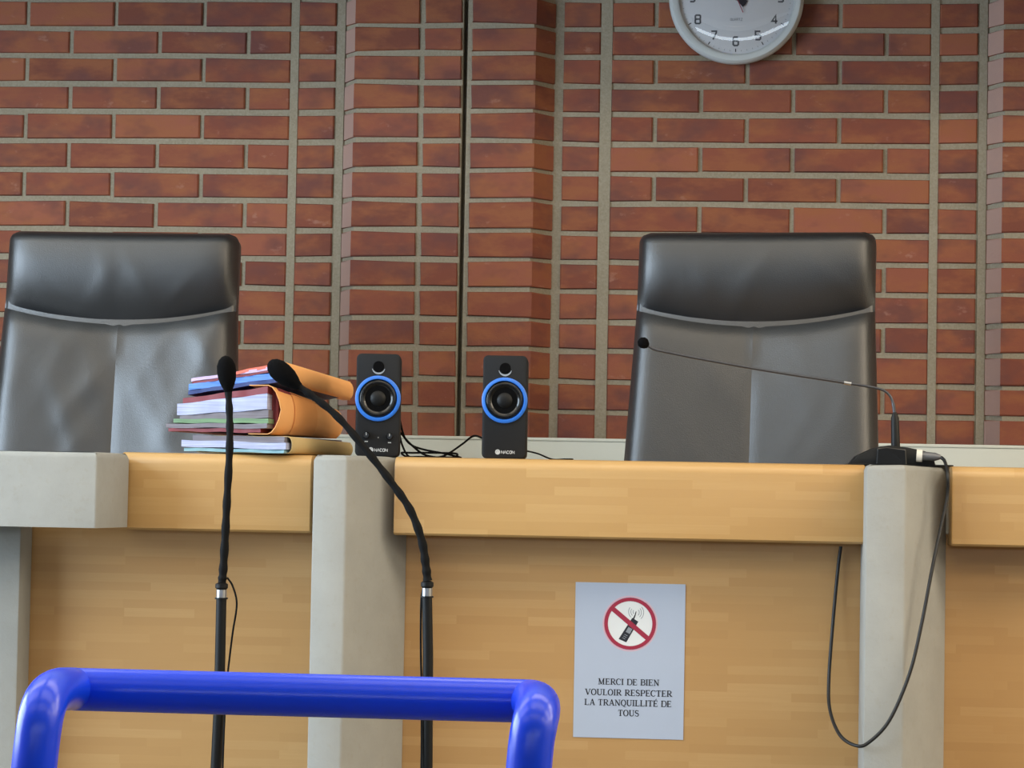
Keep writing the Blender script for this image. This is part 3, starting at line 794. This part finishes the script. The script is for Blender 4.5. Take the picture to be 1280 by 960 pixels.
# ------------------------------------------------------------------ floor-standing microphones
def floor_mic(head, neck, collar_px, pole_px, Y, label, wire):
    base = at(pole_px[-1][0], pole_px[-1][1], Y); foot = Vector((base.x-0.01, Y, 0.0))
    t = thing('floor_microphone', foot, label, 'microphone', 'gooseneck microphones on floor stands')
    px = Y/FPX
    h0, h1 = at(*head[0], Y), at(*head[1], Y); ax = h1-h0; L = ax.length
    obj('windscreen', lathe(B(), h0, ax, [(0, 0), (L*0.03, L*0.10), (L*0.12, L*0.19), (L*0.27, L*0.252), (L*0.45, L*0.262), (L*0.65, L*0.24), (L*0.82, L*0.18), (L*0.93, L*0.125), (L, L*0.11), (L, 0)], 24), M['foam'], t, smooth=60)
    pts = catmull([at(x, y, Y) for x, y in neck], 8)
    rad = [px*(4.3+0.5*math.sin(i*1.3)+1.2*i/len(pts)) for i in range(len(pts))]
    obj('gooseneck', tube(B(), pts, rad, 12), M['rubber'], t, smooth=60)
    c = at(*collar_px, Y); zx = lambda dy: c+Vector((0, 0, -dy*px))
    obj('collar', lathe(B(), zx(-8), (0, 0, -1), [(0, 0), (0, 4.5*px), (2*px, 8*px), (7*px, 8*px), (9*px, 6*px), (9*px, 0)], 20), M['black'], t, smooth=40)
    obj('steel_ring', lathe(B(), zx(1), (0, 0, -1), [(0, 0), (0, 6.6*px), (10*px, 6.6*px), (10*px, 0)], 20), M['chrome'], t, smooth=40)
    obj('washer', lathe(B(), zx(11), (0, 0, -1), [(0, 0), (0, 8.3*px), (2*px, 8.3*px), (2*px, 0)], 20), M['black'], t, smooth=40)
    pts = [zx(12)] + [at(x, y, Y) for x, y in pole_px] + [foot+Vector((0, 0, 0.03))]
    obj('pole', tube(B(), pts, [px*6.6, px*6.7] + [px*7]*(len(pts)-2), 14), M['black'], t, smooth=40)
    obj('base', lathe(B(), foot, (0, 0, 1), [(0, 0), (0, 0.13), (0.012, 0.13), (0.03, 0.03), (0.035, 0)], 32), M['black'], t, smooth=40)
    w = [at(x, y, Y-dy) for x, y, dy in wire]; w += [Vector((foot.x+0.02, Y-0.014, 0.45)), Vector((foot.x+0.06, Y-0.05, 0.034))]
    obj('lead', tube(B(), catmull(w, 6), px*1.4, 6), M['rubber'], t, smooth=60)
    return t
floor_mic(((281.5, 444.5), (285.5, 490)), [(285, 484), (287, 520), (287, 560), (284, 620), (281.5, 670), (279, 712), (277.5, 728)], (277, 736), [(275, 830), (273.5, 890), (270, 960)], 4.0,
          'straight black gooseneck microphone on a floor stand before the files', [(284, 722, 0), (291, 733, 0), (296, 755, 0), (291, 790, 0), (287, 822, 0), (283, 860, 0.005), (280, 915, 0.008), (277, 1000, 0.010)])
floor_mic(((336, 452), (374, 484)), [(369, 480), (392, 496), (424, 523), (458, 563), (490, 604), (513, 638), (527, 675), (532, 705), (534.5, 726)], (534, 734), [(535, 820), (534, 960)], 4.0,
          'bent black gooseneck microphone on a floor stand, leaning left', [(531, 728, 0), (527, 745, 0), (526, 775, 0), (526, 815, 0), (527, 865, 0.005), (527, 930, 0.008), (527, 1010, 0.010)])

# ------------------------------------------------------------------ desk microphone on the right pillar
YM = 4.68
pb = at(1120, 575, YM)
t = thing('desk_microphone', (pb.x, YM, zR1), 'thin gooseneck desk microphone with black base on the right-hand pillar', 'microphone')
def Zp(px, py, Y=YM): return at(px, py, Y)
fr = [(1062, 576), (1071, 569.5), (1093, 559.5), (1112, 556.5), (1136, 559.5), (1157, 564), (1166, 570), (1170, 577)]
pts = [Zp(x, y) for x, y in fr]
for p in pts: p.z = max(p.z, zR1+0.001)
pts[0].z = pts[-1].z = zR1+0.001
bm = B(); prism(bm, pts, (0, 0.10, 0), 0.0025); obj('base', bm, M['black'], t, smooth=40)
q = Zp(1095, 574, YM-0.012); q2 = Zp(1134, 574, YM-0.012)
zt_ = Zp(1112, 558).z
bm = B(); prism(bm, [(q.x, q.y, zR1+0.001), (q2.x, q2.y, zR1+0.001), (q2.x-0.002, q2.y+0.003, zt_-0.005), (q.x+0.020, q2.y+0.003, zt_-0.001), (q.x+0.002, q2.y+0.003, zt_-0.004)], (0, 0.02, 0), 0.002); obj('key_block', bm, M['gloss'], t)
obj('plate', box(B(), (Zp(1060, 577).x, YM, zR1), (Zp(1192, 577).x, YM+0.11, zR1+0.003), 0.001), M['black'], t)
YN = YM+0.04
obj('stem', lathe(B(), Zp(1119.5, 559, YN), Zp(1118.5, 517, YN)-Zp(1119.5, 559, YN), [(0, 0), (0, 0.0085), (0.055, 0.0075), (0.066, 0.0035), (0.066, 0)], 16), M['black'], t, smooth=40)
gp = catmull([Zp(1118.6, 520, YN), Zp(1116, 503, YN), Zp(1110, 492, YN), Zp(1097, 485.5, YN), Zp(1060, 479, YN), Zp(960, 463.5, YN), Zp(870, 447.5, YN), Zp(833, 440, YN), Zp(819, 437, YN), Zp(810, 432.5, YN)], 6)
obj('gooseneck', tube(B(), gp, [0.0032]*6+[0.0026]*(len(gp)-6), 10), plain('grey_metal', '55565a', 0.35, metal=0.8, var=0.05), t, smooth=60)
obj('joint', tube(B(), [Zp(1064, 479.8, YN), Zp(1055, 478.2, YN)], 0.0036, 10), M['chrome'], t, smooth=40)
a, b = Zp(798.5, 424, YN), Zp(810, 433.5, YN); L = (b-a).length
obj('windscreen', lathe(B(), a, b-a, [(0, 0), (L*.06, L*.25), (L*.3, L*.46), (L*.6, L*.47), (L*.85, L*.32), (L, L*.16), (L, 0)], 18), M['foam'], t, smooth=60)
a, b = Zp(1147, 569.5, YM-0.012), Zp(1176, 571.5, YM-0.015); ax = b-a; L = ax.length
pl = obj('plug', lathe(B(), a, ax, [(0, 0), (0, 0.0098), (L*.2, 0.0098), (L*.2, 0.0085), (L*.75, 0.0078), (L, 0.004), (L, 0)], 18), plain('plug_grey', '6a6c70', 0.35, metal=0.3, var=0.05), t, smooth=40)
obj('ring', lathe(B(), a, ax, [(-0.002, 0), (-0.002, 0.0115), (L*.2, 0.0115), (L*.2, 0.0098)], 18), M['cream'], pl, smooth=40).location = (0, 0, 0)
YC_ = 4.60
cp = [at(1176.5, 571.7, YM-0.016), at(1181, 577, 4.65), at(1184.5, 592, YC_), at(1184, 620, YC_), at(1176, 660, 4.585), at(1165, 712, 4.56), at(1152, 780, 4.54), at(1137, 842, 4.525), at(1112, 900, 4.515), at(1086, 928, 4.515), at(1070, 932, 4.52), at(1050, 919, 4.56), at(1037.5, 888, 4.62), at(1036, 850, 4.66), at(1041, 780, 4.68), at(1047, 715, 4.69), at(1051, 683, 4.69)]
cable('microphone_cable', cp, 0.0033, plain('cable_grey', '141415', 0.5, var=0.15, scale=12), 'dark cable hanging in a long loop from the desk microphone')

# ------------------------------------------------------------------ the notice
YN2 = YPN-0.0012
c0, c1, c2_, c3 = at(719, 728, YN2), at(857, 730, YN2), at(854, 924, YN2), at(717, 922, YN2)
nx0, nx1 = (c0.x+c3.x)/2, (c1.x+c2_.x)/2; nz1, nz0 = (c0.z+c1.z)/2, (c2_.z+c3.z)/2
t = thing('paper_notice', ((nx0+nx1)/2, YPN-0.0002, nz0), 'laminated sheet with no-phone sign and French text on the wooden bench', 'notice')
obj('sheet', box(B(), (nx0, YPN-0.0012, nz0), (nx1, YPN-0.0001, nz1)), M['sheet'], t)
sw, sh = nx1-nx0, nz1-nz0
def NF(d): return lambda u, v: Vector((nx0+(u-75)/598*sw, YPN-0.0012-d, nz1-(v-35)/855*sh))
bm = B(); ribbon(bm, arc(375, 258, 146, 150, 0, 360, 48)[:-1], 7, NF(0.0002), True); obj('pale_rim', bm, M['pink'], t, recalc=False)
bm = B(); fan(bm, arc(375, 258, 122, 125, 0, 352.5, 47), NF(0.0001)); obj('white_disc', bm, M['white'], t, recalc=False)
bm = B()
fan(bm, [(386, 226), (420, 246), (356, 362), (314, 344)], NF(0.0003))
ribbon(bm, [(393, 232), (402, 210), (407, 190)], [9, 6, 4], NF(0.0003)); obj('phone_symbol', bm, M['ink'], t, recalc=False)
bm = B(); fan(bm, [(366, 277), (388, 288), (374, 315), (352, 304)], NF(0.0004))
for q in range(3): ribbon(bm, [(346-q*6, 318+q*9), (362-q*6, 326+q*9)], 3, NF(0.0004))
obj('phone_keys', bm, M['paleink'], t, recalc=False)
bm = B()
for q, rr in enumerate((14, 26, 38)):
    ribbon(bm, arc(404, 192, rr, rr*1.05, 130, 215, 8), 3.5, NF(0.0002)); ribbon(bm, arc(406, 196, rr+4, rr+6, -45, 50, 8), 3.5, NF(0.0002))
obj('signal_waves', bm, M['paleink'], t, recalc=False)
bm = B(); ribbon(bm, arc(375, 258, 131, 134, 0, 360, 48)[:-1], 20, NF(0.0005), True)
ribbon(bm, [(275, 174), (482, 346)], 26, NF(0.0006)); obj('prohibition_ring', bm, M['red'], t, recalc=False)
# serif capitals: thick stems, thin arms, bracket serifs
TK, TN, SF = 0.21, 0.105, 0.095
def stem(x, y0=0.0, y1=1.0, w=TK): return [([(x, y0), (x, y1)], w)]
def srf(x, y, w=0.36): return [([(x-w/2, y+(SF/2 if y < 0.5 else -SF/2)), (x+w/2, y+(SF/2 if y < 0.5 else -SF/2))], SF)]
def bowl(x0, x1, y0, y1):
    pts = [(x0, y1)] + arc((x0+x1)/2+0.02, (y0+y1)/2, (x1-x0)/2-0.02, (y1-y0)/2, 90, -90, 10) + [(x0, y0)]
    n = len(pts); return [(pts, [TN+(TK-TN)*max(0, 1-abs(i-(n-1)/2)/(n*0.36)) for i in range(n)])]
def oval(cx=0.43, rx=0.34):
    pts = arc(cx, 0.5, rx, 0.475, 0, 360, 24); return [(pts, [TN+(TK-TN)*abs(math.cos(R(15*i))) for i in range(25)])]
Eg = stem(.2)+srf(.2, 0, .34)+srf(.2, 1, .34)+[([(.2, .962), (.68, .962)], TN), ([(.2, .038), (.72, .038)], TN), ([(.2, .51), (.54, .51)], TN), ([(.66, .99), (.66, .74)], .06), ([(.70, .01), (.70, .27)], .06), ([(.54, .62), (.54, .40)], .06)]
G = {'M': (1.12, stem(.2, w=TN)+srf(.2, 0, .32)+[([(.2, 1), (.53, .06)], TK), ([(.53, .06), (.88, 1)], TN)]+stem(.88)+srf(.88, 0, .36)+srf(.16, 1, .24)+srf(.92, 1, .26)),
     'E': (.80, Eg), 'É': (.80, Eg+[([(.38, 1.07), (.55, 1.26)], [.07, .13])]),
     'R': (.88, stem(.2)+srf(.2, 0)+srf(.2, 1, .3)+bowl(.2, .68, .49, .962)+[([(.42, .49), (.76, .03)], TK)]+srf(.80, 0, .22)),
     'C': (.82, [(arc(.45, .5, .36, .475, 42, 318, 20), [TN+(TK-TN)*max(0, -math.cos(R(42+276*i/20))) for i in range(21)]), ([(.73, .98), (.73, .68)], .06)]),
     'I': (.42, stem(.21)+srf(.21, 0, .36)+srf(.21, 1, .36)),
     'D': (.90, stem(.2)+srf(.2, 0, .3)+srf(.2, 1, .3)+bowl(.2, .84, .038, .962)),
     'B': (.82, stem(.2)+srf(.2, 0, .3)+srf(.2, 1, .3)+bowl(.2, .68, .52, .962)+bowl(.2, .74, .038, .52)),
     'N': (.96, stem(.2, w=TN)+srf(.2, 0, .32)+[([(.16, .97), (.76, .03)], TK)]+stem(.76, w=TN)+srf(.76, 1, .32)+srf(.12, 1, .2)),
     'V': (.92, [([(.16, 1), (.47, .02)], TK), ([(.47, .02), (.78, 1)], TN)]+srf(.16, 1, .34)+srf(.78, 1, .28)),
     'O': (.86, oval()), 'Q': (.86, oval()+[([(.42, .04), (.60, -.14), (.84, -.2)], [TK, .13, .05])]),
     'U': (.92, stem(.2, .3)+srf(.2, 1, .36)+[(arc(.47, .31, .27, .27, 180, 360, 10), [TK-(TK-TN)*i/10 for i in range(11)])]+stem(.74, .3, 1, TN)+srf(.74, 1, .3)),
     'L': (.78, stem(.2)+srf(.2, 0, .34)+srf(.2, 1, .36)+[([(.2, .038), (.70, .038)], TN), ([(.69, .01), (.69, .30)], .06)]),
     'S': (.70, [(arc(.35, .74, .24, .22, 30, 270, 10)+arc(.35, .26, .26, .23, 90, -150, 10)[1:], [TN]*3+[TK*.8]*5+[TK]*5+[TK*.8]*5+[TN]*3), ([(.57, .98), (.57, .72)], .06), ([(.11, .02), (.11, .30)], .06)]),
     'P': (.78, stem(.2)+srf(.2, 0)+srf(.2, 1, .3)+bowl(.2, .70, .45, .962)),
     'T': (.82, stem(.41)+srf(.41, 0, .38)+[([(.07, .962), (.75, .962)], TN), ([(.09, .99), (.09, .72)], .06), ([(.73, .99), (.73, .72)], .06)]),
     'A': (.90, [([(.16, 0), (.44, 1)], TN), ([(.44, 1), (.76, 0)], TK), ([(.25, .33), (.64, .33)], TN)]+srf(.16, 0, .26)+srf(.76, 0, .30))}
for line, xa, xb, yb_ in (('MERCI DE BIEN', 205, 540, 597), ('VOULOIR RESPECTER', 135, 610, 656), ('LA TRANQUILLITÉ DE', 133, 608, 712), ('TOUS', 316, 432, 768)):
    tot = sum(G[c][0] if c != ' ' else 0.42 for c in line); k = (xb-xa)/tot; x = xa; capz = 34.0; bm = B(); F = NF(0.0003); lv = 0
    for c in line:
        if c == ' ': x += 0.42*k; continue
        w, strokes = G[c]
        for pts, ww in strokes:
            lv += 1; FF = NF(0.0003+0.000002*lv)
            ribbon(bm, [(x+p[0]*k, yb_-p[1]*capz) for p in pts], [q*30 for q in ww] if isinstance(ww, list) else ww*30, FF)
        x += w*k
    obj('text_line', bm, M['ink'], t, recalc=False)

# ------------------------------------------------------------------ blue tubular frame in front
YB = 1.92
rb = 27.0/FPX*YB*1.0
lb, rbp = at(92, 861.5, YB), at(662, 876.5, YB)
t = thing('tubular_frame', ((lb.x+rbp.x)/2, YB, 0), 'glossy blue bent-tube frame standing nearest in the foreground', 'frame')
obj('top_bar', tube(B(), [lb, rbp], rb, 28), M['blue'], t, smooth=50)
YL = 1.80
lp = [at(40, 985, YL), at(46, 930, YL), at(52, 892, YL+0.005), at(60, 872, YL+0.025), at(73, 862.5, YL+0.06), at(92, 861, YB)]
foot = Vector((lp[0].x-0.02, YL-0.05, 0.0))
obj('leg', tube(B(), [foot]+catmull(lp, 7), rb, 28), M['blue'], t, smooth=50)
rp = [at(659, 985, YL), at(664, 930, YL), at(669, 902, YL+0.005), at(672, 888, YL+0.025), at(671, 880, YL+0.06), at(664, 876.5, YB)]
foot = Vector((rp[0].x-0.02, YL-0.05, 0.0))
obj('leg', tube(B(), [foot]+catmull(rp, 7), rb, 28), M['blue'], t, smooth=50)
obj('elbow', lathe(B(), at(664, 876.5, YB), (1, 0, 0), [(0, rb), (0.004, rb*0.96), (0.009, rb*0.75), (0.013, rb*0.4), (0.014, 0)], 24), M['blue'], t, smooth=60)
